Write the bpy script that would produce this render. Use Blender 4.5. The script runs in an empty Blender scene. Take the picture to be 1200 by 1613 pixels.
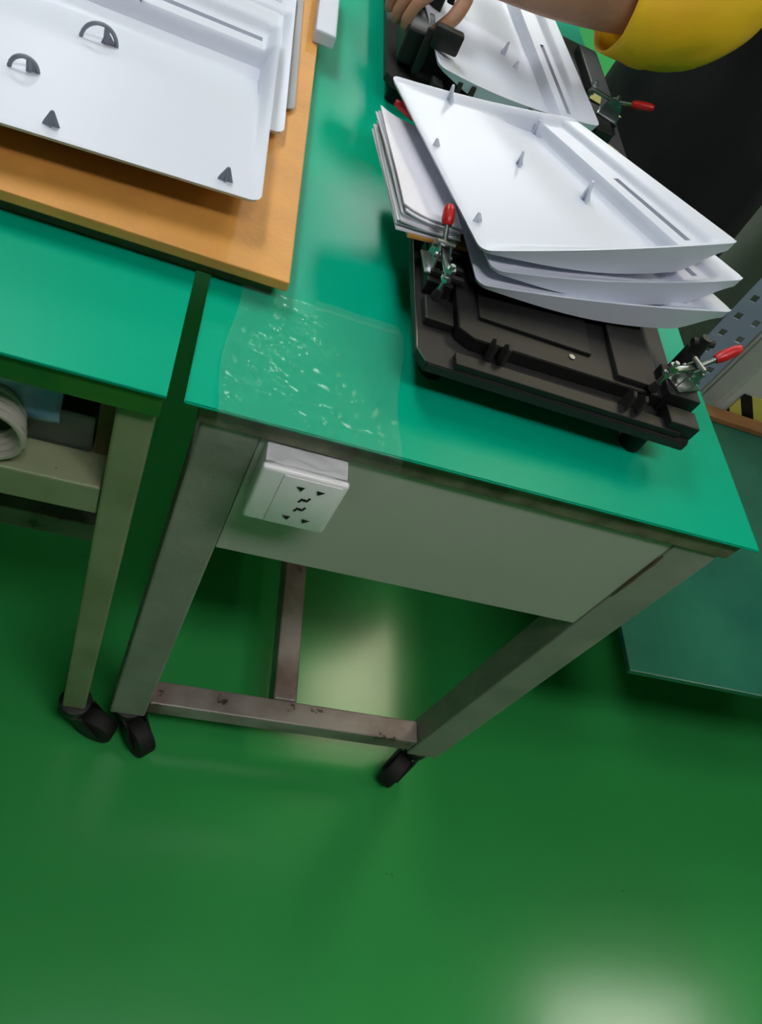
import bpy, bmesh, math, random
from mathutils import Vector, Matrix, noise
random.seed(7)
PI = math.pi
C = bpy.context.scene.collection
sc = bpy.context.scene
H = 0.90            # height of the green bench top; all coordinates below are measured from it, x right, y away, z up

# ------------------------------------------------------------ camera
cam = bpy.data.cameras.new('camera'); camo = bpy.data.objects.new('camera', cam); C.objects.link(camo)
RR = [(0.9272548484347508, 0.00498310591469801, 0.37439766920974565),
      (0.2241688830473508, -0.8082961899814028, -0.5444314292313139),
      (0.29991125008500485, 0.5887549897172771, -0.7506136184185968)]
right, down, fwd = [Vector(r) for r in RR]
M = Matrix.Identity(4)
for i in range(3):
    M[i][0] = right[i]; M[i][1] = -down[i]; M[i][2] = -fwd[i]
M[0][3], M[1][3], M[2][3] = -0.66135814, -0.47701897, 0.51643995 + H
camo.matrix_world = M
cam.sensor_width = 36; cam.sensor_fit = 'AUTO'
cam.lens = 1217.53 / 1613 * 36
cam.clip_start = 0.02
sc.camera = camo

# ------------------------------------------------------------ world, exposure
w = bpy.data.worlds.new('world'); sc.world = w; w.use_nodes = True
w.node_tree.nodes['Background'].inputs[0].default_value = (0.80, 0.90, 1.0, 1)
w.node_tree.nodes['Background'].inputs[1].default_value = 0.12
sc.view_settings.view_transform = 'Standard'; sc.view_settings.look = 'None'
sc.view_settings.exposure = 0.5; sc.view_settings.gamma = 1.0
try: sc.view_settings.use_curve_mapping = False
except Exception: pass

LAMP_Z = 3.0 - H
LAMPS = [  # x, y, length along x, length along y, where it hangs
    (0.92, 1.68, 0.62, 0.9, 'square-ish white panel lamp on the ceiling above the person', (1.0, .86, .62), 9),
    (2.62, -0.28, 1.0, 0.36, 'white panel lamp on the ceiling right of the low table, mirrored in the floor', (1.0, .95, .84), 11),
    (-1.45, 1.25, 0.36, 1.2, 'white panel lamp on the ceiling above the left stack of covers', (.97, .97, 1.0), 16),
    (0.35, 4.2, 0.36, 1.2, 'white panel lamp on the ceiling far beyond the green bench', (.96, .97, 1.0), 30),
    (-1.7, 4.4, 0.36, 1.2, 'white panel lamp on the ceiling far beyond the left stack', (.96, .98, 1.0), 18),
    (-0.15, -0.88, 1.2, 0.36, 'added white fill panel on the ceiling behind the viewer', (1.0, .95, 1.0), 13.5),  # fill lamp with no known source, added to brighten bench front and floor
    (2.6, 4.4, 0.36, 1.2, 'white panel lamp on the ceiling far beyond the cream bin', (.96, .98, 1.0), 16),
]

# ------------------------------------------------------------ materials
def srgb(r, g, b):
    f = lambda c: (c/255/12.92) if c/255 <= 0.04045 else ((c/255+0.055)/1.055)**2.4
    return (f(r), f(g), f(b), 1)
def mat(name, col, rough=0.5, metal=0.0, spec=0.5, var=0.0, vscale=8.0, col2=None, bump=0.0, bscale=60.0, coat=0.0, spots=None, spot_scale=6.0, spot_cut=0.7, rvar=0.0):
    m = bpy.data.materials.new(name); m.use_nodes = True
    nt = m.node_tree; b = nt.nodes['Principled BSDF']
    b.inputs['Roughness'].default_value = rough; b.inputs['Metallic'].default_value = metal
    b.inputs['Specular IOR Level'].default_value = spec; b.inputs['Coat Weight'].default_value = coat
    b.inputs['Coat Roughness'].default_value = 0.1
    tc = nt.nodes.new('ShaderNodeTexCoord')
    n = nt.nodes.new('ShaderNodeTexNoise'); n.inputs['Scale'].default_value = vscale; n.inputs['Detail'].default_value = 5
    nt.links.new(tc.outputs['Object'], n.inputs['Vector'])
    mx = nt.nodes.new('ShaderNodeMix'); mx.data_type = 'RGBA'
    c2 = col2 if col2 else tuple(min(1, c*(1-var)) for c in col[:3]) + (1,)
    mx.inputs[6].default_value = col; mx.inputs[7].default_value = c2
    rp = nt.nodes.new('ShaderNodeValToRGB'); rp.color_ramp.elements[0].position = 0.38; rp.color_ramp.elements[1].position = 0.66
    nt.links.new(n.outputs['Fac'], rp.inputs['Fac']); nt.links.new(rp.outputs['Color'], mx.inputs[0])
    out = mx.outputs[2]
    if spots:
        n2 = nt.nodes.new('ShaderNodeTexNoise'); n2.inputs['Scale'].default_value = spot_scale; n2.inputs['Detail'].default_value = 8; n2.inputs['Roughness'].default_value = 0.65
        nt.links.new(tc.outputs['Object'], n2.inputs['Vector'])
        r2 = nt.nodes.new('ShaderNodeValToRGB'); r2.color_ramp.elements[0].position = spot_cut; r2.color_ramp.elements[1].position = spot_cut+0.04
        nt.links.new(n2.outputs['Fac'], r2.inputs['Fac'])
        m2 = nt.nodes.new('ShaderNodeMix'); m2.data_type = 'RGBA'; m2.inputs[7].default_value = spots
        nt.links.new(r2.outputs['Color'], m2.inputs[0]); nt.links.new(out, m2.inputs[6]); out = m2.outputs[2]
    nt.links.new(out, b.inputs['Base Color'])
    if rvar:
        mr = nt.nodes.new('ShaderNodeMapRange'); mr.inputs['To Min'].default_value = rough-rvar; mr.inputs['To Max'].default_value = rough+rvar
        nt.links.new(n.outputs['Fac'], mr.inputs['Value']); nt.links.new(mr.outputs[0], b.inputs['Roughness'])
    if bump:
        n3 = nt.nodes.new('ShaderNodeTexNoise'); n3.inputs['Scale'].default_value = bscale; n3.inputs['Detail'].default_value = 4
        nt.links.new(tc.outputs['Object'], n3.inputs['Vector'])
        bp = nt.nodes.new('ShaderNodeBump'); bp.inputs['Strength'].default_value = bump; bp.inputs['Distance'].default_value = 0.01
        nt.links.new(n3.outputs['Fac'], bp.inputs['Height']); nt.links.new(bp.outputs['Normal'], b.inputs['Normal'])
    return m
def emit(name, col, s):
    m = bpy.data.materials.new(name); m.use_nodes = True; b = m.node_tree.nodes['Principled BSDF']
    b.inputs['Base Color'].default_value = (0.8, 0.8, 0.8, 1)
    b.inputs['Emission Color'].default_value = col; b.inputs['Emission Strength'].default_value = s
    return m
K = {}
K['clip_grey'] = mat('grey_clip', srgb(120, 124, 138), 0.4)
K['tape_yellow'] = mat('pale_yellow_tape', srgb(208, 200, 110), 0.5)
K['floor'] = mat('floor_epoxy', srgb(54, 158, 80), 0.19, spec=0.40, vscale=1.1, col2=srgb(48, 150, 73), bump=0.05, bscale=5, spots=srgb(20, 60, 30), spot_scale=13, spot_cut=0.715, rvar=0.04)
K['mat'] = mat('rubber_mat', srgb(0, 163, 127), 0.33, spec=0.10, vscale=3, col2=srgb(0, 158, 123), rvar=0.03)
K['mat_edge'] = mat('bench_edge', srgb(118, 116, 92), 0.6, vscale=30, col2=srgb(84, 76, 58), bump=0.2)
K['cream'] = mat('cream_board', srgb(190, 186, 178), 0.42, vscale=2.5, col2=srgb(180, 178, 168), spots=srgb(92, 92, 76), spot_scale=34, spot_cut=0.74)
K['frame'] = mat('painted_steel', srgb(158, 154, 146), 0.45, vscale=9, col2=srgb(138, 136, 128), spots=srgb(52, 46, 38), spot_scale=28, spot_cut=0.68, bump=0.1)
K['frame2'] = mat('painted_steel_yellowed', srgb(148, 156, 120), 0.5, vscale=9, col2=srgb(126, 136, 100), spots=srgb(60, 54, 40), spot_scale=25, spot_cut=0.66, bump=0.1)
K['rail'] = mat('worn_rail', srgb(150, 140, 134), 0.38, vscale=12, col2=srgb(112, 92, 84), spots=srgb(52, 40, 34), spot_scale=24, spot_cut=0.62, bump=0.1)
K['black_rubber'] = mat('black_rubber', srgb(22, 19, 19), 0.7, vscale=30, var=0.3)
K['black'] = mat('black_plastic', srgb(20, 19, 19), 0.5, vscale=12, var=0.25)
K['black2'] = mat('charcoal_plastic', srgb(37, 34, 34), 0.55, vscale=10, var=0.2)
K['steel'] = mat('zinc_steel', srgb(178, 182, 184), 0.28, metal=1.0, vscale=30, var=0.25)
K['red'] = mat('red_vinyl', srgb(196, 20, 26), 0.35, vscale=30, var=0.15)
K['white'] = mat('white_abs', srgb(210, 214, 228), 0.38, spec=0.35, vscale=4, var=0.02)
K['grey_panel'] = mat('grey_abs', srgb(150, 148, 150), 0.4, vscale=6, var=0.08)
K['board'] = mat('hardboard', srgb(212, 150, 72), 0.5, vscale=14, col2=srgb(196, 138, 66), bump=0.08, bscale=150)
K['board_edge'] = mat('board_rim', srgb(120, 96, 66), 0.7, vscale=30, var=0.3)
K['paper'] = mat('paper', srgb(232, 230, 240), 0.7, vscale=20, var=0.03)
K['print'] = mat('print_ink', srgb(160, 162, 178), 0.8)
K['socket'] = mat('socket_plastic', srgb(244, 240, 242), 0.3, vscale=5, var=0.02)
K['hole'] = mat('socket_slot', srgb(14, 14, 14), 0.8)
K['skin'] = mat('skin', srgb(178, 132, 104), 0.5, vscale=14, col2=srgb(162, 114, 88), bump=0.12, bscale=120)
K['nail'] = mat('nail', srgb(206, 160, 140), 0.35)
K['yellow'] = mat('yellow_fabric', srgb(252, 198, 24), 0.6, vscale=10, col2=srgb(244, 184, 16), bump=0.2, bscale=22)
K['redprint'] = mat('red_print', srgb(214, 70, 20), 0.6)
K['dark_cloth'] = mat('black_cloth', srgb(21, 21, 25), 0.85, vscale=8, col2=srgb(13, 13, 16), bump=0.3, bscale=18)
K['hair'] = mat('black_hair', srgb(16, 14, 13), 0.5, vscale=60, var=0.4, bump=0.5, bscale=200)
K['lowtop'] = mat('low_table_green', srgb(40, 104, 84), 0.22, vscale=4, col2=srgb(28, 84, 72), rvar=0.05)
K['bin'] = mat('cream_plastic', srgb(196, 198, 188), 0.5, vscale=4, col2=srgb(178, 180, 166))
K['strip'] = mat('perforated_metal', srgb(176, 180, 208), 0.35, metal=0.3, vscale=9, var=0.1)
K['cardboard'] = mat('cardboard', srgb(150, 104, 60), 0.8, vscale=12, var=0.3)
K['wall'] = mat('wall_paint', srgb(210, 216, 212), 0.7, vscale=2, var=0.04)
K['ceil'] = mat('ceiling_paint', srgb(205, 208, 205), 0.8, vscale=2, var=0.05)
K['green_tape'] = mat('green_tape', srgb(30, 104, 44), 0.4, vscale=18, col2=srgb(56, 120, 40))
K['blue'] = mat('blue_packet', srgb(60, 140, 196), 0.35, vscale=12, col2=srgb(180, 190, 214))
K['cable'] = mat('white_cable', srgb(176, 170, 158), 0.5)
K['pink'] = mat('pink_tag', srgb(232, 130, 130), 0.5)
K['eye'] = mat('eye', srgb(30, 22, 18), 0.2)
K['lip'] = mat('lip', srgb(160, 90, 80), 0.5)
K['lamp_housing'] = mat('lamp_housing', srgb(225, 225, 225), 0.4)
def hazard():
    m = bpy.data.materials.new('hazard_tape'); m.use_nodes = True; nt = m.node_tree; b = nt.nodes['Principled BSDF']
    tc = nt.nodes.new('ShaderNodeTexCoord'); wv = nt.nodes.new('ShaderNodeTexWave'); wv.wave_type = 'BANDS'; wv.bands_direction = 'DIAGONAL'
    wv.inputs['Scale'].default_value = 9.0; wv.inputs['Distortion'].default_value = 0
    rp = nt.nodes.new('ShaderNodeValToRGB'); rp.color_ramp.interpolation = 'CONSTANT'
    rp.color_ramp.elements[0].color = srgb(18, 18, 14); rp.color_ramp.elements[1].position = 0.5; rp.color_ramp.elements[1].color = srgb(214, 206, 96)
    nt.links.new(tc.outputs['Object'], wv.inputs['Vector']); nt.links.new(wv.outputs['Color'], rp.inputs['Fac']); nt.links.new(rp.outputs['Color'], b.inputs['Base Color'])
    b.inputs['Roughness'].default_value = 0.5
    return m
K['hazard'] = hazard()
def clear(name, gloss, tint, haze=0.0):
    m = bpy.data.materials.new(name); m.use_nodes = True; nt = m.node_tree; nt.nodes.clear()
    o = nt.nodes.new('ShaderNodeOutputMaterial'); t = nt.nodes.new('ShaderNodeBsdfTransparent'); t.inputs[0].default_value = tint
    g = nt.nodes.new('ShaderNodeBsdfGlossy'); g.inputs['Roughness'].default_value = 0.14
    d = nt.nodes.new('ShaderNodeBsdfDiffuse'); d.inputs[0].default_value = (0.8, 0.85, 0.85, 1)
    lw = nt.nodes.new('ShaderNodeLayerWeight'); lw.inputs[0].default_value = gloss
    mx = nt.nodes.new('ShaderNodeMixShader'); m2 = nt.nodes.new('ShaderNodeMixShader'); m2.inputs[0].default_value = haze
    nt.links.new(t.outputs[0], m2.inputs[1]); nt.links.new(d.outputs[0], m2.inputs[2])
    nt.links.new(lw.outputs['Fresnel'], mx.inputs[0]); nt.links.new(m2.outputs[0], mx.inputs[1]); nt.links.new(g.outputs[0], mx.inputs[2])
    nt.links.new(mx.outputs[0], o.inputs[0])
    return m
K['film'] = clear('clear_film', 0.14, (0.98, 0.99, 0.99, 1), 0.035)
K['acrylic'] = clear('clear_acrylic', 0.2, (0.82, 0.84, 0.84, 1), 0.08)

# ------------------------------------------------------------ mesh helpers
class MB:
    def __init__(s): s.bm = bmesh.new()
    def box(s, x0, x1, y0, y1, z0, z1, bev=0.0, M=None, seg=2):
        t = bmesh.new(); bmesh.ops.create_cube(t, size=1)
        for v in t.verts: v.co = Vector(((x0+x1)/2 + v.co.x*(x1-x0), (y0+y1)/2 + v.co.y*(y1-y0), (z0+z1)/2 + v.co.z*(z1-z0)))
        if bev: bmesh.ops.bevel(t, geom=t.edges[:], offset=bev, segments=seg, affect='EDGES', profile=0.5)
        s.merge(t, M); return s
    def merge(s, t, M=None):
        if M is not None: bmesh.ops.transform(t, matrix=M, verts=t.verts)
        me = bpy.data.meshes.new('tmp'); t.to_mesh(me); t.free(); s.bm.from_mesh(me); bpy.data.meshes.remove(me)
    def cyl(s, a, b, r, r2=None, n=20, bev=0.0):
        a, b = Vector(a), Vector(b); t = bmesh.new(); d = b-a
        bmesh.ops.create_cone(t, cap_ends=True, segments=n, radius1=r, radius2=r if r2 is None else r2, depth=d.length)
        if bev: bmesh.ops.bevel(t, geom=[e for e in t.edges if any(len(f.verts) > 4 for f in e.link_faces)], offset=bev, segments=3, affect='EDGES', profile=0.5)
        s.merge(t, Matrix.Translation((a+b)/2) @ d.to_track_quat('Z', 'Y').to_matrix().to_4x4()); return s
    def sphere(s, c, r, sc_=(1, 1, 1), n=16):
        t = bmesh.new(); bmesh.ops.create_uvsphere(t, u_segments=n, v_segments=n//2+2, radius=r)
        s.merge(t, Matrix.Translation(Vector(c)) @ Matrix.Diagonal((*sc_, 1))); return s
    def tube(s, pts, r, n=10, closed=False):
        pts = [Vector(p) for p in pts]; rings = []; N = len(pts); up = Vector((0.13, 0.27, 0.95))
        for i, p in enumerate(pts):
            if closed: t = pts[(i+1) % N]-pts[i-1]
            else: t = pts[min(i+1, N-1)]-pts[max(i-1, 0)]
            t.normalize(); u = up.cross(t)
            if u.length < 1e-3: u = Vector((1, 0, 0)).cross(t)
            u.normalize(); v = t.cross(u)
            rr = r[i] if isinstance(r, (list, tuple)) else r
            rings.append([s.bm.verts.new(p + rr*(math.cos(2*PI*k/n)*u + math.sin(2*PI*k/n)*v)) for k in range(n)])
        for i in range(N if closed else N-1):
            A, B = rings[i], rings[(i+1) % N]
            for k in range(n): s.bm.faces.new((A[k], A[(k+1) % n], B[(k+1) % n], B[k]))
        if not closed: s.bm.faces.new(rings[0][::-1]); s.bm.faces.new(rings[-1])
        return s
    def prism(s, poly, z0, z1, bev=0.0, M=None):
        t = bmesh.new(); vs = [t.verts.new((x, y, z0)) for x, y in poly]; f = t.faces.new(vs)
        e = bmesh.ops.extrude_face_region(t, geom=[f]); bmesh.ops.translate(t, vec=(0, 0, z1-z0), verts=[v for v in e['geom'] if isinstance(v, bmesh.types.BMVert)])
        bmesh.ops.recalc_face_normals(t, faces=t.faces)
        if bev: bmesh.ops.bevel(t, geom=t.edges[:], offset=bev, segments=2, affect='EDGES')
        s.merge(t, M); return s
    def grid(s, nx, ny, fn, skip=None, thick=None):
        top = [[s.bm.verts.new(fn(i, j)) for j in range(ny+1)] for i in range(nx+1)]
        for i in range(nx):
            for j in range(ny):
                if skip and skip(i, j): continue
                s.bm.faces.new((top[i][j], top[i+1][j], top[i+1][j+1], top[i][j+1]))
        return s
    def build(s, name, m, parent=None, smooth=False, angle=35):
        bmesh.ops.remove_doubles(s.bm, verts=s.bm.verts, dist=1e-6)
        bmesh.ops.recalc_face_normals(s.bm, faces=s.bm.faces)
        me = bpy.data.meshes.new(name); o = bpy.data.objects.new(name, me); C.objects.link(o)
        # vertices were given in bench coordinates: shift by H and make them relative to the parent or to the own base
        if parent is not None:
            off = ORG[parent.name]; ORG[o.name] = off
        else:
            xs = [v.co.x for v in s.bm.verts]; ys = [v.co.y for v in s.bm.verts]; zs = [v.co.z for v in s.bm.verts]
            off = Vector(((min(xs)+max(xs))/2, (min(ys)+max(ys))/2, min(zs))); ORG[o.name] = off; o.location = off + Vector((0, 0, H))
        bmesh.ops.translate(s.bm, vec=-off, verts=s.bm.verts)
        s.bm.to_mesh(me); s.bm.free(); me.materials.append(m)
        if parent is not None: o.parent = parent
        if smooth:
            for p in me.polygons: p.use_smooth = True
            try: me.set_sharp_from_angle(angle=math.radians(angle))
            except Exception: pass
        return o
ORG = {}
def thing(name, loc, label, cat, group=None):
    o = bpy.data.objects.new(name, None); C.objects.link(o); o.empty_display_size = 0.05
    o.location = Vector(loc) + Vector((0, 0, H)); ORG[o.name] = Vector(loc)
    return tag(o, label, cat, group)
def tag(o, label, cat, group=None, kind=None):
    o['label'] = label; o['category'] = cat
    if group: o['group'] = group
    if kind: o['kind'] = kind
    return o
def struct(o): o['kind'] = 'structure'; return o
def rotz(a, c): return Matrix.Translation(Vector(c)) @ Matrix.Rotation(a, 4, 'Z') @ Matrix.Translation(-Vector(c))
def frameM(o, x, y=None, z=None):
    """matrix whose X axis is x, Z axis near z"""
    x = Vector(x).normalized(); z = Vector(z or (0, 0, 1)); y = z.cross(x).normalized(); z = x.cross(y).normalized()
    m = Matrix.Identity(4)
    for i in range(3): m[i][0] = x[i]; m[i][1] = y[i]; m[i][2] = z[i]; m[i][3] = o[i]
    return m

# ------------------------------------------------------------ the hall
struct(MB().box(-6, 6, -5, 9, -H-0.1, -H).build('floor', K['floor']))
struct(MB().box(-6, 6, -5, 9, 2.3, 2.4).build('ceiling', K['ceil']))
struct(MB().box(-6.1, -6, -5, 9, -H, 2.3).build('wall_left', K['wall']))
struct(MB().box(6, 6.1, -5, 9, -H, 2.3).build('wall_right', K['wall']))
struct(MB().box(-6, 6, 9, 9.1, -H, 2.3).build('wall_back', K['wall']))
struct(MB().box(-6, 6, -5.1, -5, -H, 2.3).build('wall_front', K['wall']))
for i, (x, y, lx, ly, lab, lc, ls) in enumerate(LAMPS):
    t = thing('ceiling_lamp', (x, y, LAMP_Z), lab, 'ceiling lamp', 'panel lamps on the ceiling')
    MB().box(x-lx/2-.02, x+lx/2+.02, y-ly/2-.02, y+ly/2+.02, LAMP_Z+0.01, LAMP_Z+0.16, 0.005).build('housing', K['lamp_housing'], t)
    MB().box(x-lx/2, x+lx/2, y-ly/2, y+ly/2, LAMP_Z, LAMP_Z+0.012).build('diffuser', emit('led_diffuser', (*lc, 1), ls), t)

# ------------------------------------------------------------ right bench
YB = 2.2      # back of the benches
def caster(parent, x, y, ang, name='caster'):
    """swivel caster below a leg: wheel, fork; ang = direction the wheel trails"""
    dx, dy = math.cos(ang), math.sin(ang)
    cx, cy = x+dx*0.042, y+dy*0.042; zw = -H+0.036
    px, py = -dy, dx
    m = MB(); m.cyl((cx-px*.015, cy-py*.015, zw), (cx+px*.015, cy+py*.015, zw), 0.036, n=28, bev=0.004)
    o = m.build(name, K['black_rubber'], parent, smooth=True)
    f = MB()
    f.cyl((x, y, -H+0.074), (x, y, -H+0.0975), 0.026, n=20, bev=.002)
    for sgn in (-1, 1):
        Mx = frameM((x+px*.0185*sgn, y+py*.0185*sgn, 0), (dx, dy, 0))
        f.prism([(-.02, 0.078-H), (.024, .078-H), (.060, .034-H), (.050, .024-H), (.030, .030-H)], -.002, .002,
                M=Mx @ Matrix.Rotation(PI/2, 4, 'X'))
    f.cyl((cx-px*.02, cy-py*.02, zw), (cx+px*.02, cy+py*.02, zw), 0.006, n=12)
    f.build('fork', K['black'], o, smooth=True)
b = thing('workbench', (-.32, .9, -H), 'grey-painted workbench on casters with green mat top and a cream front board with socket', 'workbench')
MB().prism([(-.640, -.004), (0.004, 0.0), (-.008, .30), (-.008, YB), (-.640, YB)], -.004, 0.0, 0.0012).build('bench_mat', K['mat'], b)['label'] = 'green rubber mat'
MB().box(-.625, -.012, .006, YB-.01, -.034, -.0045, .002).build('tabletop', K['mat_edge'], b)
LF = [(-.620, -.563), (-.080, -.018)]
for k, (x0, x1) in enumerate(LF):
    MB().box(x0, x1, .01, .062, -.802, -.0345, .003).build('leg', K['frame'], b)
for k, (x0, x1) in enumerate(LF):
    MB().box(x0, x1, YB-.07, YB-.018, -.802, -.0345, .003).build('leg', K['frame'], b)
MB().box(-.5625, -.0805, .012, .022, -.243, -.0345, .001).build('front_board', K['cream'], b)
MB().box(-.5625, -.0805, .014, .055, -.792, -.748, .003).build('front_rail', K['rail'], b)
MB().box(-.5625, -.0805, YB-.06, YB-.02, -.792, -.748, .003).build('rear_rail', K['rail'], b)
MB().box(-.356, -.314, .0555, YB-.0605, -.792, -.748, .003).build('cross_rail', K['rail'], b)
caster(b, -.590, .030, math.radians(-50)); caster(b, -.052, .034, math.radians(232))
caster(b, -.590, YB-.045, 1.0); caster(b, -.052, YB-.045, 2.0)
# welding bead and chipped corner at the right leg
MB().tube([(-.079, .0095, -.06-.02*i) for i in range(6)], [.001, .0022, .0014, .0024, .0016, .0008], 6).build('weld_bead', K['board_edge'], b, smooth=True)
# ---- socket
sx, sz, sy = -.558, -.122, -.024
s = thing('wall_socket', (sx+.043, .0, sz), 'white square double socket mounted on the front board of the green bench', 'socket')
MB().box(sx+.002, sx+.084, -.014, .0118, sz+.002, sz+.084, .002).build('back_box', K['socket'], s, smooth=True)
MB().box(sx, sx+.086, sy, -.0142, sz, sz+.086, .004, seg=3).build('face_plate', K['socket'], s, smooth=True)
MB().box(sx+.022, sx+.080, sy-.0012, sy-.0001, sz+.004, sz+.082, .0006).build('socket_insert', K['socket'], s, smooth=True)
h = MB(); fy0, fy1 = sy-.0018, sy-.0013
def slot(cx, cz, w_, hh, a):
    h.box(-w_/2, w_/2, fy0, fy1, -hh/2, hh/2, M=Matrix.Translation((cx, 0, cz)) @ Matrix.Rotation(a, 4, 'Y'))
def tri(cx, cz, r, a):
    h.prism([(r*math.cos(a+q), r*math.sin(a+q)) for q in (0, 2.3, -2.3)], -.0003, .0003, M=Matrix.Translation((cx, fy0, cz)) @ Matrix.Rotation(PI/2, 4, 'X'))
mx_, mz_ = sx+.0505, sz+.044
for sgn in (-1, 1):
    for q in (-1, 1): tri(mx_+q*.0100+.001, mz_+sgn*.025, .0044, (0.35 if q > 0 else PI-.35))
    for q in (-1, 1): slot(mx_+q*.0034, mz_+sgn*.008+q*.0015, .0022, .0070, .35)
    h.cyl((mx_, fy0, mz_+sgn*.008), (mx_, fy1, mz_+sgn*.008), .0018, n=12)
h.build('pin_slots', K['hole'], s)

# ------------------------------------------------------------ left bench
L = thing('workbench', (-1.2, .9, -H), 'yellowed steel workbench at the left edge with open shelf and green taped front edge', 'workbench')
MB().box(-1.9, -.655, -.004, YB, -.004, 0.0, .001).build('bench_mat', K['mat'], L)['label'] = 'green rubber mat'
MB().box(-1.9, -.657, 0.0, YB-.01, -.036, -.0045, .002).build('tabletop', K['green_tape'], L)['label'] = 'tabletop edge wrapped in green tape'
for x0 in (-.695, -1.89):
    MB().box(x0, x0+.036, .008, .05, -.802, -.0405, .003).build('leg', K['frame2'], L)
    MB().box(x0, x0+.036, YB-.06, YB-.02, -.802, -.0405, .003).build('leg', K['frame2'], L)
MB().box(-1.853, -.696, .012, .34, -.228, -.180, .002).build('shelf', K['frame2'], L)
MB().box(-1.853, -.696, .10, .135, -.43, -.39, .002).build('lower_rail', K['rail'], L)
MB().box(-1.853, -.700, .42, .435, -.79, -.0405).build('shade_board', K['black2'], L)  # black board added to darken the floor under this bench
caster(L, -.676, .022, math.radians(-20)); caster(L, -1.872, .02, 1.0); caster(L, -.676, YB-.04, 1.0)
# things on the shelf
tag(MB().box(-1.1, -.73, .31, .40, -.1795, -.045, .002).build('cardboard_box', K['board_edge']), 'brown cardboard box at the back of the shelf behind the clear tray', 'box')
t = thing('plastic_tray', (-.85, .12, -.18), 'clear plastic tray on the open shelf under the left bench', 'tray')
m = MB(); x0, x1, y0, y1, z0, z1 = -1.05, -.715, .055, .30, -.1795, -.125
m.box(x0, x1, y0, y1, z0, z0+.003); m.box(x0, x1, y0, y0+.003, z0+.003, z1); m.box(x0, x1, y1-.003, y1, z0+.003, z1)
m.box(x0, x0+.003, y0+.003, y1-.003, z0+.003, z1); m.box(x1-.003, x1, y0+.003, y1-.003, z0+.003, z1)
m.build('tray_body', K['acrylic'], t)
MB().tube([(x0, y0, z1), (x1, y0, z1), (x1, y1, z1), (x0, y1, z1)], .003, 8, closed=True).build('tray_rim', K['acrylic'], t)
tag(MB().box(-.713, -.6965, .055, .22, -.1795, -.055, .002).build('wooden_block', K['board_edge']), 'dark brown upright block at the end of the shelf beside the leg', 'block')
# blue packet and cable
m = MB(); m.grid(12, 10, lambda i, j: Vector((-.90+.155*i/12, .040-.012*math.sin(i*.9+j*.4)*.3-.004*math.sin(j), -.055-.065*j/10-.03*(j/10)*(1-i/12))))
o = tag(m.build('blue_packet', K['blue'], smooth=True), 'crumpled blue and white plastic packet in the tray under the left bench', 'packet')
o.modifiers.new('s', 'SOLIDIFY').thickness = .003
m = MB()
for k in range(4):
    m.tube([(-.808+.034*math.cos(a)*(1-.05*k), .018+.006*k, -.138+.036*math.sin(a)+.004*k) for a in [2*PI*q/28 for q in range(28)]], .0042, 8, closed=True)
tag(m.build('coiled_cable', K['cable'], smooth=True), 'white cable coil in the tray under the left bench', 'cable')

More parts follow.
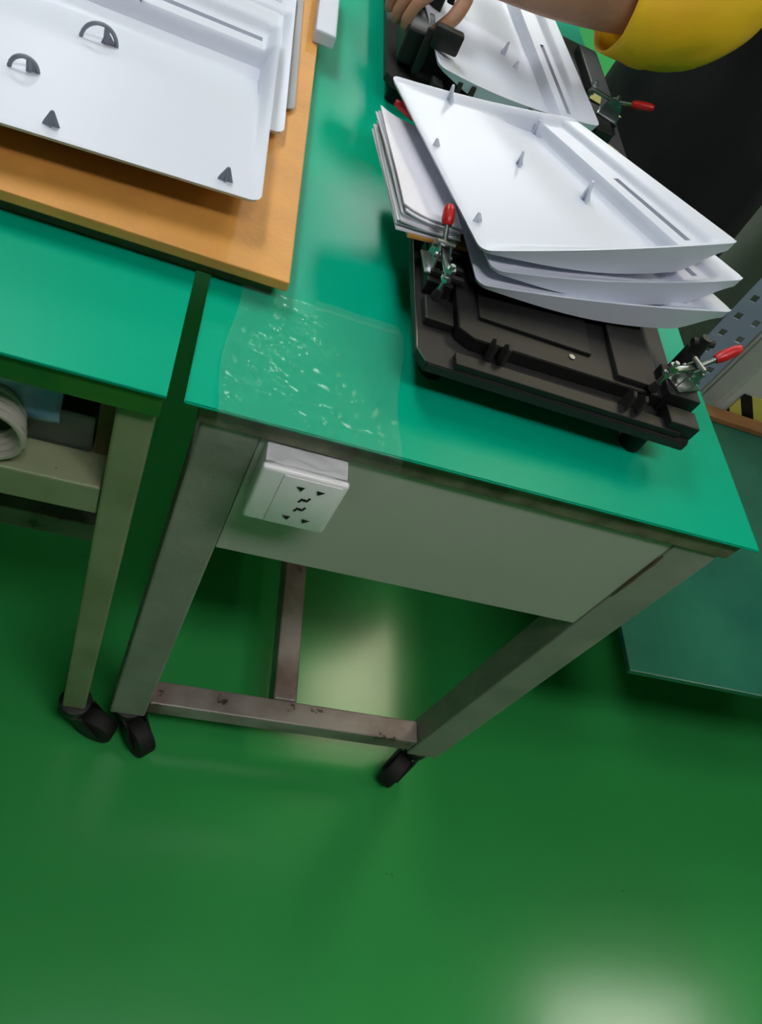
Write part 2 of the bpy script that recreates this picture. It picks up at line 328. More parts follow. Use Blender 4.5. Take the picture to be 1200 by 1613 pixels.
# ------------------------------------------------------------ moulded covers
def sm(x, a, b): x = max(0, min(1, (x-a)/(b-a))); return x*x*(3-2*x)
US = [0, .01, .025, .04, .06, .09, .13, .18, .24, .30, .36, .42, .48, .54, .60, .66, .71, .74, .765, .772, .78, .788, .795, .80, .82, .84, .852, .864, .88, .89, .897, .905, .915, .925, .94, .96, .975, .99, 1]
VS = [0, .008, .02, .03, .04, .05, .06, .075, .09] + [.12+.04*i for i in range(20)] + [.91, .925, .94, .95, .96, .97, .98, .992, 1]
def cover(corners, label, depth=.034, bow=.010, edge=0.02, group=None, matk='white', clips=(), slit=(.07, .50), clipk=None, inner=.42, name='plastic_cover'):
    """moulded tray-shaped cover. u runs towards the slotted side, v across. corners: u0v0, u1v0, u1v1, u0v1 of the rim."""
    P = [Vector(p) for p in corners]
    n = (P[1]-P[0]).cross(P[3]-P[0]).normalized()
    if n.z < 0: n = -n
    lu = (P[1]-P[0]).length; lv = (P[3]-P[0]).length
    def base(u, v):
        # rounded corners
        du = min(u, 1-u)*lu; dv = min(v, 1-v)*lv; r = .012
        if du < r and dv < r:
            a, b_ = r-du, r-dv; k = max(a, b_); q = math.hypot(a, b_)
            if q > 0:
                a2, b2 = a*k/q, b_*k/q
                u = (r-a2)/lu if u < .5 else 1-(r-a2)/lu
                v = (r-b2)/lv if v < .5 else 1-(r-b2)/lv
        p = (P[0]*(1-u)+P[1]*u)*(1-v) + (P[3]*(1-u)+P[2]*u)*v
        return p - n*bow*4*u*(1-u)
    def prof(u):       # depth of the tray floor
        a = depth*(.16*math.sin(min(u/.5, 1)*PI/2) + inner*sm(u, .40, .76))
        return a*(1-sm(u, .765, .795)*.66 - sm(u, .895, .925)*.30)
    def D(u, v):
        wv = sm(min(v, 1-v)*lv, .005, .016); wu = sm(u*lu, .006, .018)*sm((1-u)*lu, .008, .02)
        return prof(u)*wv*wu + .002*sm(min(v, 1-v)*lv, .002, .004)*sm(u*lu, .002, .004)
    def Bt(u, v):      # outer skin under the tray
        inset = .985
        return .004 + depth*math.sin(min(u/.72, 1)*PI/2)**1.1*(1-sm(u, .80, 1.0)*.75)*.98
    m = MB(); bm = m.bm; NU, NV = len(US), len(VS)
    T = [[bm.verts.new(base(u, v)-n*D(u, v)) for v in VS] for u in US]
    # outer skin drawn in a little towards the middle
    def ins(u, v): return (0.5+(u-.5)*(1-.035*sm(u, .5, 1)-.01)), (0.5+(v-.5)*.985)
    B = [[bm.verts.new(base(*ins(u, v))-n*(Bt(u, v) + .0)) for v in VS] for u in US]
    def hole(i, j): return .84 <= US[i] < .863 and slit[0] <= VS[j] < slit[1]
    for i in range(NU-1):
        for j in range(NV-1):
            if hole(i, j): continue
            bm.faces.new((T[i][j], T[i+1][j], T[i+1][j+1], T[i][j+1])); bm.faces.new((B[i][j], B[i][j+1], B[i+1][j+1], B[i+1][j]))
            for (a, b_, ni, nj) in (((i, j), (i+1, j), i, j-1), ((i, j+1), (i+1, j+1), i, j+1), ((i, j), (i, j+1), i-1, j), ((i+1, j), (i+1, j+1), i+1, j)):
                if ni < 0 or nj < 0 or ni >= NU-1 or nj >= NV-1 or hole(ni, nj):
                    bm.faces.new((T[a[0]][a[1]], T[b_[0]][b_[1]], B[b_[0]][b_[1]], B[a[0]][a[1]]))
    t = thing(name, sum(P, Vector())/4 - n*.03, label, 'plastic cover', group)
    m.build('shell', K[matk], t, smooth=True, angle=40)
    eu = (P[1]-P[0]).normalized(); ev = (P[3]-P[0]).normalized()
    for (u, v, kind, sz_, ang) in clips:
        q = base(u, v)-n*(D(u, v)+.001); Mx = frameM(q, eu*math.cos(ang)+ev*math.sin(ang), z=n)
        c = MB()
        if kind == 'fin':
            c.prism([(-.5*sz_, 0), (.5*sz_, 0), (.42*sz_, .25*sz_), (.05*sz_, 1.0*sz_), (-.12*sz_, 1.0*sz_)], -.0012, .0012, .0004, M=Mx @ Matrix.Rotation(PI/2, 4, 'X'))
            c.prism([(-.25*sz_, 0), (.25*sz_, 0), (.05*sz_, .7*sz_), (-.05*sz_, .7*sz_)], -.0008, .0008, M=Mx @ Matrix.Rotation(PI/2, 4, 'Z') @ Matrix.Rotation(PI/2, 4, 'X'))
        else:
            pts = [Mx @ Vector((math.cos(a)*sz_*.9, 0, math.sin(a)*sz_)) for a in [PI*k/14 for k in range(15)]]
            c.tube(pts, .0022, 8); c.cyl(Mx @ Vector((-sz_*.35, 0, 0)), Mx @ Vector((-sz_*.35, 0, sz_*.9)), .003, n=10)
            c.prism([(-.9*sz_, 0), (-.1*sz_, 0), (-.35*sz_, .8*sz_)], -.001, .001, M=Mx @ Matrix.Rotation(PI/2, 4, 'X'))
        c.build('clip', K[clipk or matk], t, smooth=True)
    return t

# stack lying on the clamping fixture: u runs to the right, v away
P1 = [(-.398, .183, .12), (-.108, .261, .19), (-.250, .505, .145), (-.494, .471, .12)]
fins = [(.05, .16, 'fin', .012, .2), (.05, .58, 'fin', .010, .2), (.29, .96, 'fin', .020, 1.4), (.76, .94, 'fin', .020, 1.4), (.42, .56, 'fin', .018, 1.2), (.64, .40, 'fin', .026, 1.2)]
cover(P1, 'white moulded cover lying topmost on the front clamping fixture, clips upward', clips=fins, bow=.004)
P2 = [(-.378, .180, .106), (-.075, .250, .160), (-.222, .49, .122), (-.445, .455, .107)]
cover(P2, 'white moulded cover in the middle of the stack on the front fixture', depth=.030)
P3 = [(-.387, .172, .090), (-.072, .229, .130), (-.215, .47, .100), (-.425, .44, .096)]
cover(P3, 'white moulded cover lowest in the stack on the front fixture', depth=.028, bow=.006)

# cover held in the rear fixture
P4 = [(-.412, .622, .092), (-.145, .655, .092), (-.230, 1.02, .13), (-.46, .95, .12)]
cover(P4, 'white moulded cover clamped in the rear fixture under the worker\'s arm', clips=[(.55, .40, 'fin', .02, .8), (.62, .34, 'fin', .012, .3), (.30, .55, 'fin', .014, .8), (.2, .9, 'fin', .014, .8)])

# ------------------------------------------------------------ toggle clamps and fixtures
def toggle_clamp(par, x, y, z, ang, lift=.5, hl=.05, s=1.0):
    """steel toggle clamp: base plate, twin brackets, holding bar with spindle and a red dipped handle"""
    Mx = Matrix.Translation((x, y, z)) @ Matrix.Rotation(ang, 4, 'Z') @ Matrix.Scale(s, 4)
    m = MB(); m.box(-.018, .018, -.014, .014, 0, .002, .0006, M=Mx)
    for q in (-1, 1):
        m.prism([(-.016, 0), (.016, 0), (.012, .018), (.002, .028), (-.010, .022)], -.0009, .0009, M=Mx @ Matrix.Translation((0, q*.006, .002)) @ Matrix.Rotation(PI/2, 4, 'X'))
    for (cx, cz) in ((-.008, .018), (.006, .02), (.0, .028)):
        m.cyl(Mx @ Vector((cx, -.010, cz)), Mx @ Vector((cx, .010, cz)), .0032*s, n=10)
    bar = m
    bar.box(-.045, -.004, -.0035, .0035, .020, .025, .0008, M=Mx)
    bar.cyl(Mx @ Vector((-.042, 0, .034)), Mx @ Vector((-.042, 0, .002)), .0028*s, n=10)
    bar.cyl(Mx @ Vector((-.042, 0, .026)), Mx @ Vector((-.042, 0, .030)), .0055*s, n=6)
    bar.cyl(Mx @ Vector((-.042, 0, .015)), Mx @ Vector((-.042, 0, .019)), .0055*s, n=6)
    e0 = Vector((.004, 0, .026)); d = Vector((math.cos(lift), 0, math.sin(lift)))
    bar.cyl(Mx @ e0, Mx @ (e0+d*.024), .003*s, n=10)
    c = bar.build('toggle_clamp', K['steel'], par, smooth=True)
    r = MB(); r.tube([Mx @ (e0+d*(.018+hl*k/6)) for k in range(7)], [q*s for q in (.0045, .0062, .0066, .0064, .0062, .0058, .0036)], 12)
    r.build('handle', K['red'], c, smooth=True)['label'] = 'red dipped handle'
    k = MB(); k.cyl(Mx @ Vector((-.042, 0, -.008)), Mx @ Vector((-.042, 0, .003)), .006*s, .004*s, n=12)
    k.build('rubber_tip', K['black_rubber'], c, smooth=True)
    return c

F = thing('clamping_fixture', (-.27, .27, .0), 'black clamping fixture with red-handled clamps carrying the stack of white covers', 'fixture')
for (x, y) in ((-.40, .13), (-.15, .11), (-.40, .42), (-.15, .42)):
    MB().cyl((x, y, 0.0), (x, y, .038), .014, .012, n=16, bev=.001).build('foot', K['black_rubber'], F, smooth=True)
MB().prism([(-.438, .096), (-.428, .081), (-.116, .079), (-.112, .086), (-.108, .110), (-.118, .120), (-.108, .130), (-.106, .45), (-.442, .46)], .038, .050, .0012).build('base_plate', K['black2'], F)
MB().tube([(-.4385, .46, .0505), (-.4385, .098, .0505), (-.4290, .0825, .0505)], .0011, 6).build('plate_trim', K['steel'], F)
MB().prism([(-.398, .128), (-.382, .118), (-.150, .122), (-.146, .44), (-.398, .44)], .0502, .066, .001).build('riser_plate', K['black'], F)
MB().box(-.212, -.160, .128, .40, .0662, .072, .001).build('bed_plate', K['black2'], F)
MB().box(-.375, -.24, .15, .38, .0662, .070, .001).build('bed_plate', K['black'], F)
# corner blocks
for (x0, x1, y0, y1, z1) in ((-.432, -.400, .135, .172, .060), (-.432, -.402, .185, .255, .068), (-.150, -.112, .086, .112, .068), (-.152, -.110, .118, .165, .078), (-.145, -.112, .36, .42, .075), (-.436, -.402, .36, .43, .075)):
    MB().box(x0, x1, y0, y1, .0503, z1, .0015).build('clamp_block', K['black'], F)
for (xx, yy) in ((-.362, .108), (-.348, .106), (-.200, .098), (-.186, .096)):
    MB().prism([(-.006, 0), (.012, 0), (.012, .022), (.004, .028), (-.002, .026)], -.0022, .0022, .0005, M=Matrix.Translation((xx, yy, .0503)) @ Matrix.Rotation(PI/2, 4, 'Z') @ Matrix.Rotation(PI/2, 4, 'X')).build('locating_rib', K['black2'], F)
for yy in (.196, .212, .24):
    MB().box(-.430, -.392, yy-.003, yy+.003, .0683, .074, .001).build('locating_rib', K['black2'], F)
MB().box(-.40, -.13, .083, .100, .0503, .058, .001).build('front_bar', K['black'], F)
MB().cyl((-.265, .139, .066), (-.265, .139, .0675), .0035, n=12).build('bolt', K['steel'], F)
MB().cyl((-.345, .44, .066), (-.345, .44, .085), .012, n=12).build('support_post', K['black'], F)
MB().box(-.385, -.365, .20, .30, .0705, .078, .001).build('support_post', K['black'], F)
toggle_clamp(F, -.424, .212, .0685, math.radians(95), lift=.60, hl=.022)
toggle_clamp(F, -.130, .142, .0785, math.radians(25), lift=.55, hl=.032)
toggle_clamp(F, -.125, .395, .0755, math.radians(5), lift=.9, hl=.034)
toggle_clamp(F, -.428, .425, .0755, math.radians(165), lift=.15, hl=.042, s=.9)
# upright holder with black head at front right
m = MB(); m.box(-.124, -.112, .168, .190, .0503, .098, .002); m.cyl((-.118, .178, .098), (-.118, .178, .118), .009, .006, n=14); m.cyl((-.130, .178, .108), (-.104, .180, .112), .0045, n=10)
m.build('locating_pin', K['black'], F, smooth=True)
tag(MB().prism([(0, 0), (.012, .003), (.009, .013), (-.002, .010)], 0, .0012, .0003, M=Matrix.Translation((-.082, .206, .0005))).build('paper_tag', K['pink']), 'small pink tag on the green mat beside the front fixture', 'tag')

G = thing('clamping_fixture', (-.3, .86, .0), 'black and grey clamping fixture at the worker\'s hand, second along the bench', 'fixture')
for (x, y) in ((-.44, .68), (-.14, .70), (-.44, 1.04), (-.14, 1.04)):
    MB().cyl((x, y, 0.0), (x, y, .030), .014, .012, n=16).build('foot', K['black_rubber'], G, smooth=True)
MB().prism([(-.468, .66), (-.455, .645), (-.05, .665), (-.045, 1.10), (-.468, 1.10)], .030, .042, .001).build('base_plate', K['black2'], G)
MB().box(-.43, -.13, .665, 1.04, .0422, .052, .001).build('riser_plate', K['black'], G)
MB().box(-.458, -.415, .68, .76, .0522, .100, .003).build('clamp_block', K['black'], G)
MB().box(-.445, -.405, .78, .82, .0522, .118, .003).build('clamp_block', K['black'], G)
MB().box(-.14, -.108, .68, .76, .0423, .080, .003).build('clamp_block', K['black'], G)
MB().box(-.095, -.056, .80, 1.05, .0423, .058, .003).build('clamp_block', K['black'], G)
for (px_, py_, a_, l_) in ((-.098, .842, 1.3, .030), (-.070, .815, .3, .028), (-.100, .775, 1.2, .018), (-.078, .722, .9, .014)):
    MB().box(-l_/2, l_/2, -.010, .010, 0, .0008, M=Matrix.Translation((px_, py_, .0585 if py_ > .79 else .0425)) @ Matrix.Rotation(a_, 4, 'Z')).build('tape_mark', K['tape_yellow'], G)['label'] = 'pale yellow tape mark'
for xx in (-.372, -.352, -.262, -.242):
    MB().prism([(-.008, 0), (.012, 0), (.012, .030), (.004, .042), (-.002, .038)], -.0035, .0035, .0008, M=Matrix.Translation((xx, .630, .0423)) @ Matrix.Rotation(PI/2, 4, 'Z') @ Matrix.Rotation(PI/2, 4, 'X')).build('locating_rib', K['black2'], G)
MB().box(-.41, -.395, .618, .64, .042, .07, .001).build('locating_rib', K['black2'], G)
toggle_clamp(G, -.112, .73, .0805, math.radians(-20), lift=.35, hl=.034)
toggle_clamp(G, -.436, .80, .1185, math.radians(170), lift=1.2, hl=.03)
m = MB(); m.box(-.428, -.386, .655, .672, .095, .125, .004); m.box(-.436, -.424, .660, .668, .0522, .115, .002)
m.build('hold_down_pad', K['black'], G, smooth=True)

# ------------------------------------------------------------ papers on the fixture
def sheetpile(x0, y0, ang, w_, l_, z0, nsheets, nm, label, jit=.004, curl=.006):
    t = thing(nm, (x0, y0, z0), label, 'papers')
    for k in range(nsheets):
        m = MB(); dx, dy = random.uniform(-jit, jit), random.uniform(-jit, jit); a = ang+random.uniform(-.02, .02)
        th = .0016; zz = z0+k*.0022
        def f(i, j, top):
            u, v = i/10, j/12; x = (u)*w_; y = v*l_
            zc = curl*(1-u)**3*(k/nsheets) + .0012*math.sin(5*v+k)
            X = x0+dx+x*math.cos(a)-y*math.sin(a); Y = y0+dy+x*math.sin(a)+y*math.cos(a)
            return Vector((X, Y, zz+zc+(th if top else 0)))
        bm = m.bm
        T = [[bm.verts.new(f(i, j, 1)) for j in range(13)] for i in range(11)]; Bq = [[bm.verts.new(f(i, j, 0)) for j in range(13)] for i in range(11)]
        for i in range(10):
            for j in range(12):
                bm.faces.new((T[i][j], T[i+1][j], T[i+1][j+1], T[i][j+1])); bm.faces.new((Bq[i][j], Bq[i][j+1], Bq[i+1][j+1], Bq[i+1][j]))
        for i in range(10):
            for j in (0, 12): bm.faces.new((T[i][j], T[i+1][j], Bq[i+1][j], Bq[i][j]))
        for j in range(12):
            for i in (0, 10): bm.faces.new((T[i][j], T[i][j+1], Bq[i][j+1], Bq[i][j]))
        m.build('sheet', K['paper'], t, smooth=True)
    return t
tag(MB().box(-.460, -.385, .245, .40, .0725, .0765, .0006, M=rotz(.17, (-.41, .26, 0))).build('hardboard_sheet', K['board']), 'thin brown hardboard sheet under the papers on the front fixture', 'board')
sheetpile(-.470, .240, .15, .072, .185, .0768, 8, 'paper_stack', 'curled stack of white papers on brown hardboard beside the white covers', curl=.012)

# ------------------------------------------------------------ hardboard and cover stack on the left
BD = thing('hardboard', (-.9, .6, .0), 'orange-brown hardboard panel spanning both benches under the left stack of covers', 'board')
m = MB(); m.box(-1.5, -.566, .158, 1.35, .018, .030, .0015); m.build('board_sheet', K['board'], BD)
MB().box(-1.48, -.578, .170, 1.33, .0005, .0175, .001).build('board_batten', K['board_edge'], BD)
D_ = lambda u, v, k, s_, a: (u, v, k, s_, a)
# here u runs away from the viewer, v to the left
def leftcover(xr, xl, yf, yb, z, label, matk='white', clips=(), depth=.035, tilt=0.0):
    cover([(xr, yf, z), (xr-.012, yb, z+tilt), (xl-.012, yb, z+tilt), (xl, yf-.030, z)], label, depth=depth, bow=.0, matk=matk, clips=clips, slit=(.045, .62), clipk='clip_grey', inner=.76)
leftcover(-.611, -1.02, .213, .62, .069, 'white moulded cover topmost in the left stack on the hardboard panel', tilt=.006,
          clips=[(.055, .09, 'fin', .016, 1.6), (.055, .48, 'fin', .016, 1.6), (.24, .58, 'loop', .014, 1.75), (.50, .46, 'loop', .020, 1.75), (.80, .40, 'fin', .01, 0)])
leftcover(-.596, -.98, .395, .80, .0445+.0005, 'white moulded cover second in the left stack, showing at its right side', depth=.010)
leftcover(-.586, -.97, .472, .88, .0345+.0015, 'grey moulded cover lowest in the left stack beside the mat edge', matk='grey_panel', depth=.003)
tag(MB().box(-.575, -.545, .68, .92, .0005+.03, .050, .003).build('plastic_strip', K['white']), 'white plastic strip standing past the left stack at the top of the photo', 'strip')

# ------------------------------------------------------------ clear film over the bench corner
m = MB(); bm = m.bm; NX, NY = 90, 90
def film(i, j):
    u, v = i/NX, j/NY
    x = -.612+.176*u; y = .168-.215*v
    r = noise.noise(Vector((x*70, y*70, 0)))*.35+noise.noise(Vector((x*210, y*260, 3)))*.6*(.5+noise.noise(Vector((x*22, y*22, 9))))
    x += .004*math.sin(7*v+1)
    z = .003+.0045*(r+.5)
    if y < -.004:      # hangs over the front edge
        over = -.004-y; z = .004-over*.92; y = -.006-.004*(r+.6)-.25*over
        if u < .12 or u > .97: z = .004-over*.7
    return Vector((x, y, z))
m.grid(NX, NY, film)
tag(m.build('plastic_film', K['film'], smooth=True, angle=180), 'crinkled clear plastic film taped over the front left corner of the green bench', 'plastic film')
m = MB(); m.grid(10, 2, lambda i, j: Vector((-.53+.095*i/10, .168+.014*j/2+.0006*math.sin(i), .0012)))
tag(m.build('clear_tape', K['film']), 'strip of clear tape across the green mat behind the plastic film', 'tape')

# ------------------------------------------------------------ low table on the right, with bin
T = thing('low_table', (.9, .42, -H), 'dark green low table beside the right leg of the bench', 'table')
m = MB(); m.box(.136, 1.7, .048, .755, -.412, -.400, .002); m.build('tabletop', K['lowtop'], T)
for (x, y) in ((.30, .50), (1.66, .10), (.30, .72), (1.66, .72)):
    MB().box(x-.018, x+.018, y-.018, y+.018, -H, -.4125, .002).build('leg', K['frame'], T)
Bn = thing('storage_bin', (.8, 1.03, -H), 'cream plastic bin standing behind the low table at the right', 'bin')
m = MB(); m.prism([(.50, .80), (.53, .765), (1.07, .765), (1.10, .79), (1.10, 1.27), (1.08, 1.30), (.52, 1.30), (.50, 1.28)], -H+.002, .00, .006); m.build('bin_body', K['bin'], Bn, smooth=True)
MB().box(.49, 1.11, .757, 1.31, .0005, .025, .006).build('bin_lid', K['bin'], Bn, smooth=True)
tag(MB().box(.45, .72, .715, .752, -.3995, -.385, .002).build('cardboard_strip', K['cardboard']), 'brown cardboard strip lying on the low table at the bin', 'cardboard')
tag(MB().box(.555, 1.05, .7605, .7625, -.44, -.335).build('hazard_tape', K['hazard']), 'yellow and black striped tape across the foot of the cream bin', 'tape')
m = MB()
Mx = frameM((.385, .735, -.398), (.0, .01, .62), z=(-0.1, -1, 0))
def strip_fn():
    bm = m.bm; n_ = 14; L_, W_ = .62, .085
    t = bmesh.new(); vs = {}
    nx, ny = 84, 12
    V = [[t.verts.new((L_*i/nx, W_*(j/ny-.5), 0)) for j in range(ny+1)] for i in range(nx+1)]
    for i in range(nx):
        for j in range(ny):
            if i % 6 in (2, 3) and j in (2, 3, 8, 9): continue
            t.faces.new((V[i][j], V[i+1][j], V[i+1][j+1], V[i][j+1]))
    m.merge(t, Mx)
strip_fn()
o = tag(m.build('perforated_strip', K['strip']), 'pale lilac perforated metal strip leaning against the cream bin', 'metal strip')
o.modifiers.new('s', 'SOLIDIFY').thickness = .003

# ------------------------------------------------------------ the worker
def skin_mesh(verts, edges, name, m, parent, sub=2):
    """verts: (co, rx, ry); a Skin modifier evaluated into one continuous mesh"""
    off = ORG[parent.name] if parent is not None else Vector()
    me = bpy.data.meshes.new(name+'_cage'); me.from_pydata([Vector(v[0]) for v in verts], edges, [])
    o = bpy.data.objects.new('cage', me); C.objects.link(o)
    md = o.modifiers.new('skin', 'SKIN'); md.use_smooth_shade = True
    me.skin_vertices or None
    for i, v in enumerate(verts):
        sv = me.skin_vertices[0].data[i]; sv.radius = (v[1], v[2] if len(v) > 2 else v[1]); sv.use_root = (i == 0)
    s_ = o.modifiers.new('sub', 'SUBSURF'); s_.levels = sub; s_.render_levels = sub
    dg = bpy.context.evaluated_depsgraph_get(); dg.update()
    res = bpy.data.meshes.new_from_object(o.evaluated_get(dg)); bpy.data.objects.remove(o)
    res.name = name; r = bpy.data.objects.new(name, res); C.objects.link(r)
    for v in res.vertices: v.co -= off
    for p in res.polygons: p.use_smooth = True
    res.materials.clear(); res.materials.append(m)
    if parent is not None: r.parent = parent
    ORG[r.name] = off
    return r
PX, PY = .215, 1.09
W_ = thing('person', (PX, PY, -H), 'person in black clothes with a yellow sleeve cover reaching over to the rear fixture', 'person')
SH = Vector((.17, .97, .50)); EL = Vector((-.068, .800, .235)); WR = Vector((-.385, .775, .168)); SH2 = Vector((.24, 1.32, .50))
vs = []; es = []
def V_(co, r, r2=None): vs.append((Vector(co), r, r2 if r2 else r)); return len(vs)-1
def chain(i0, lst):
    p = i0
    for (co, r, *q) in lst:
        k = V_(co, r, q[0] if q else None); es.append((p, k)); p = k
    return p
pel = V_((PX, PY, .02), .08, .10)
chest = chain(pel, [((PX-.01, PY, .14), .09, .11), ((PX-.02, PY, .30), .09, .12), ((PX-.02, PY, .44), .08, .12)])
neck = chain(chest, [((PX-.02, PY, .56), .055), ((PX-.03, PY, .60), .052)])
head = chain(neck, [((PX-.045, PY, .65), .066, .062), ((PX-.05, PY, .71), .092, .076), ((PX-.045, PY, .77), .092, .078), ((PX-.04, PY, .815), .06, .055)])
wr = chain(chest, [(SH, .062), (SH*.5+EL*.5, .050), (EL, .045), (EL*.7+WR*.3, .053), (EL*.35+WR*.65, .046), (WR, .028, .026)])
wr2 = chain(chest, [(SH2, .062), ((.20, 1.38, .33), .050), ((.08, 1.35, .20), .045), ((-.04, 1.29, .19), .043), ((-.16, 1.23, .16), .029)])
chain(pel, [((PX, PY-.10, -.06), .06), ((PX-.01, PY-.11, -.36), .062), ((PX, PY-.11, -.74), .040), ((PX, PY-.11, -.80), .036), ((PX-.12, PY-.11, -.825), .030)])
chain(pel, [((PX, PY+.10, -.06), .06), ((PX-.01, PY+.11, -.36), .062), ((PX, PY+.11, -.74), .040), ((PX, PY+.11, -.80), .036), ((PX-.12, PY+.11, -.825), .030)])
def hand(w, dirv, sidev, curl, sgn):
    """palm grown on from the wrist, five finger chains"""
    d = Vector(dirv).normalized(); s_ = Vector(sidev); s_ = (s_-d*s_.dot(d)).normalized(); n_ = d.cross(s_)*sgn
    if n_.z > 0: n_ = -n_
    W0 = vs[w][0]
    p1 = V_(W0+d*.035, .026, .018); es.append((w, p1))
    p2 = V_(W0+d*.060, .030, .016); es.append((p1, p2))
    for k, (off, ln) in enumerate(((-.030, .060), (-.010, .070), (.011, .072), (.031, .066))):
        base = W0+d*.086+s_*off
        b0 = V_(base, .0098); es.append((p2, b0)); pp = b0; cur = base; a = 0
        for q, (fr, r) in enumerate(((.44, .0088), (.32, .0082), (.24, .0072))):
            a += curl[q]; cur = cur+(d*math.cos(a)+n_*math.sin(a))*ln*fr; kk = V_(cur, r); es.append((pp, kk)); pp = kk
    tb = W0+d*.030+s_*.036+n_*.012
    t0 = V_(tb, .0125); es.append((p1, t0)); pp = t0; cur = tb
    for (dd, ln, r) in (((.75, .45, .45), .034, .0112), ((.8, -.05, .6), .030, .0100), ((.7, -.35, .65), .022, .0085)):
        cur = cur+(d*dd[0]+s_*dd[1]+n_*dd[2]).normalized()*ln; kk = V_(cur, r); es.append((pp, kk)); pp = kk
hand(wr, (-1, -.62, -.30), (.45, -1, -.15), (.55, .55, .45), 1)
hand(wr2, (-1, -.35, -.2), (-.35, 1, 0), (.5, .5, .4), 1)
body = skin_mesh(vs, es, 'body', K['skin'], W_, 2)
# face
hc = Vector((PX-.05, PY, .74))
for q in (-1, 1):
    f = MB(); f.sphere(hc+Vector((-.084, q*.030, .0)), .011, (.6, 1, .7)); f.build('eye', K['eye'], W_, smooth=True)
f = MB(); f.tube([hc+Vector((-.088, 0, .005)), hc+Vector((-.104, 0, -.018)), hc+Vector((-.112, 0, -.032)), hc+Vector((-.096, 0, -.040))], [.006, .010, .014, .008], 10); f.build('nose', K['skin'], W_, smooth=True)
f = MB(); f.tube([hc+Vector((-.084+.010*abs(q), q*.024, -.062)) for q in (-1, -.5, 0, .5, 1)], [.002, .005, .006, .005, .002], 8); f.build('mouth', K['lip'], W_, smooth=True)
for q in (-1, 1):
    f = MB(); f.sphere(hc+Vector((.005, q*.082, -.005)), .03, (.6, .3, 1)); f.build('ear', K['skin'], W_, smooth=True)
f = MB(); f.sphere(hc+Vector((.018, 0, .035)), .098, (1.0, .92, 1.0), 24); f.build('hair', K['hair'], W_, smooth=True)
# clothes
def loft(rings, name, m, n=48):
    b_ = MB(); R_ = []
    for k, (cx, cy, cz, ax, ay) in enumerate(rings):
        R_.append([b_.bm.verts.new((cx+ax*math.cos(2*PI*q/n)*(1+.025*noise.noise(Vector((q*.5, k*.7, 0)))), cy+ay*math.sin(2*PI*q/n)*(1+.02*noise.noise(Vector((q*.4, k*.6, 5)))), cz)) for q in range(n)])
    for k in range(len(R_)-1):
        for q in range(n): b_.bm.faces.new((R_[k][q], R_[k][(q+1) % n], R_[k+1][(q+1) % n], R_[k+1][q]))
    b_.bm.faces.new(R_[0][::-1]); b_.bm.faces.new(R_[-1])
    return b_.build(name, m, W_, smooth=True, angle=60)
loft([(PX+.01, PY, -.60, .17, .28), (PX, PY, -.45, .18, .29), (PX, PY, -.28, .18, .295), (PX, PY, -.10, .178, .29), (PX, PY, .06, .172, .28), (PX-.01, PY, .20, .165, .26),
      (PX-.015, PY, .32, .158, .235), (PX-.02, PY, .43, .145, .225), (PX-.02, PY, .50, .12, .19), (PX-.02, PY, .55, .085, .11), (PX-.02, PY, .575, .066, .07)], 'shirt', K['dark_cloth'])['label'] = 'long black shirt'
tv = []; te = []
def TV(co, r, r2=None): tv.append((Vector(co), r, r2 if r2 else r)); return len(tv)-1
for path in ([SH+Vector((.02, .06, .0)), SH, SH*.5+EL*.5, EL+Vector((.02, 0, .035))], [SH2+Vector((0, -.06, 0)), SH2, Vector((.20, 1.38, .33)), Vector((.09, 1.355, .21))]):
    tv = []; te = []; ks = [TV(p, r) for p, r in zip(path, (.075, .078, .066, .058))]; te = [(ks[i], ks[i+1]) for i in range(3)]
    skin_mesh(tv, te, 'shirt_sleeve', K['dark_cloth'], W_, 2)['label'] = 'black shirt sleeve'
tv = []; te = []
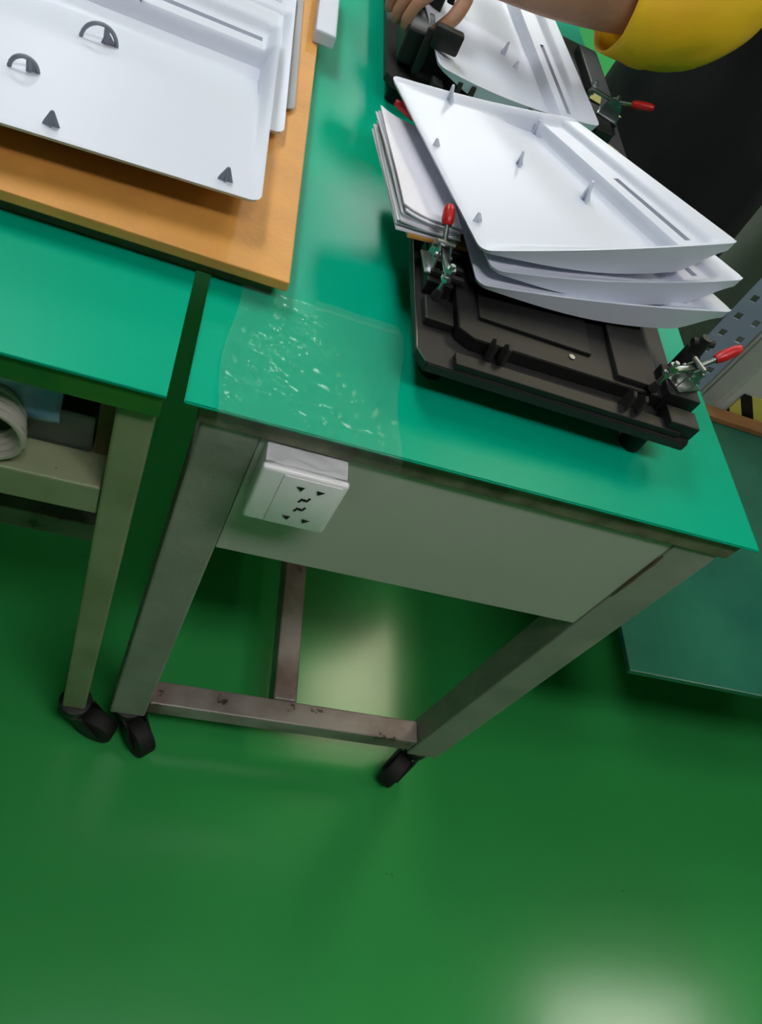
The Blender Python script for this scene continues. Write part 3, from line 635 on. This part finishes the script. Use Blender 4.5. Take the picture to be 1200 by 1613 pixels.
a0 = TV((PX, PY, -.06), .08, .10)
for q in (-1, 1):
    k1 = TV((PX, PY+q*.10, -.18), .09); k2 = TV((PX-.01, PY+q*.112, -.42), .085); k3 = TV((PX, PY+q*.112, -.76), .065); te += [(a0, k1), (k1, k2), (k2, k3)]
skin_mesh(tv, te, 'trousers', K['dark_cloth'], W_, 2)['label'] = 'black trousers'
for q in (-1, 1):
    m = MB(); m.box(PX-.20, PX+.07, PY+q*.112-.048, PY+q*.112+.048, -H+.001, -H+.028, .01); m.box(PX-.16, PX+.065, PY+q*.112-.043, PY+q*.112+.043, -H+.028, -H+.085, .03, seg=4)
    m.build('shoe', K['black_rubber'], W_, smooth=True)
# yellow sleeve cover: loose tube with gathered ends
def sleeve():
    m = MB(); bm = m.bm; rings = []
    A = EL+Vector((.058, .02, .060)); Bp = EL*.68+WR*.32+Vector((0, 0, -.004)); N = 22
    mid = EL+Vector((.015, 0, -.012))
    for i in range(N+1):
        t_ = i/N; c = A*(1-t_)**2+mid*2*t_*(1-t_)+Bp*t_**2; tg = ((mid-A)*(1-t_)+(Bp-mid)*t_).normalized()
        u = tg.cross(Vector((0, 1, 0))).normalized(); v = tg.cross(u).normalized()
        R_ = .072+.014*math.sin(PI*t_)-.004*t_
        ring = []
        for k in range(40):
            a = 2*PI*k/40; rr = R_*(1+.05*noise.noise(Vector((math.cos(a)*1.6, math.sin(a)*1.6, t_*4)))+.012*math.sin(9*a+3*t_)*(1 if i in (0, N) else .4))
            if 16 < i < 19: rr *= 1.03
            ring.append(bm.verts.new(c+u*rr*math.cos(a)+v*rr*math.sin(a)*.98))
        rings.append(ring)
    for i in range(N):
        for k in range(40): bm.faces.new((rings[i][k], rings[i][(k+1) % 40], rings[i+1][(k+1) % 40], rings[i+1][k]))
    o = m.build('sleeve_cover', K['yellow'], W_, smooth=True, angle=80); o['label'] = 'yellow sleeve cover'
    md = o.modifiers.new('s', 'SOLIDIFY'); md.thickness = .003; md.offset = 1
    return o
sl = sleeve()
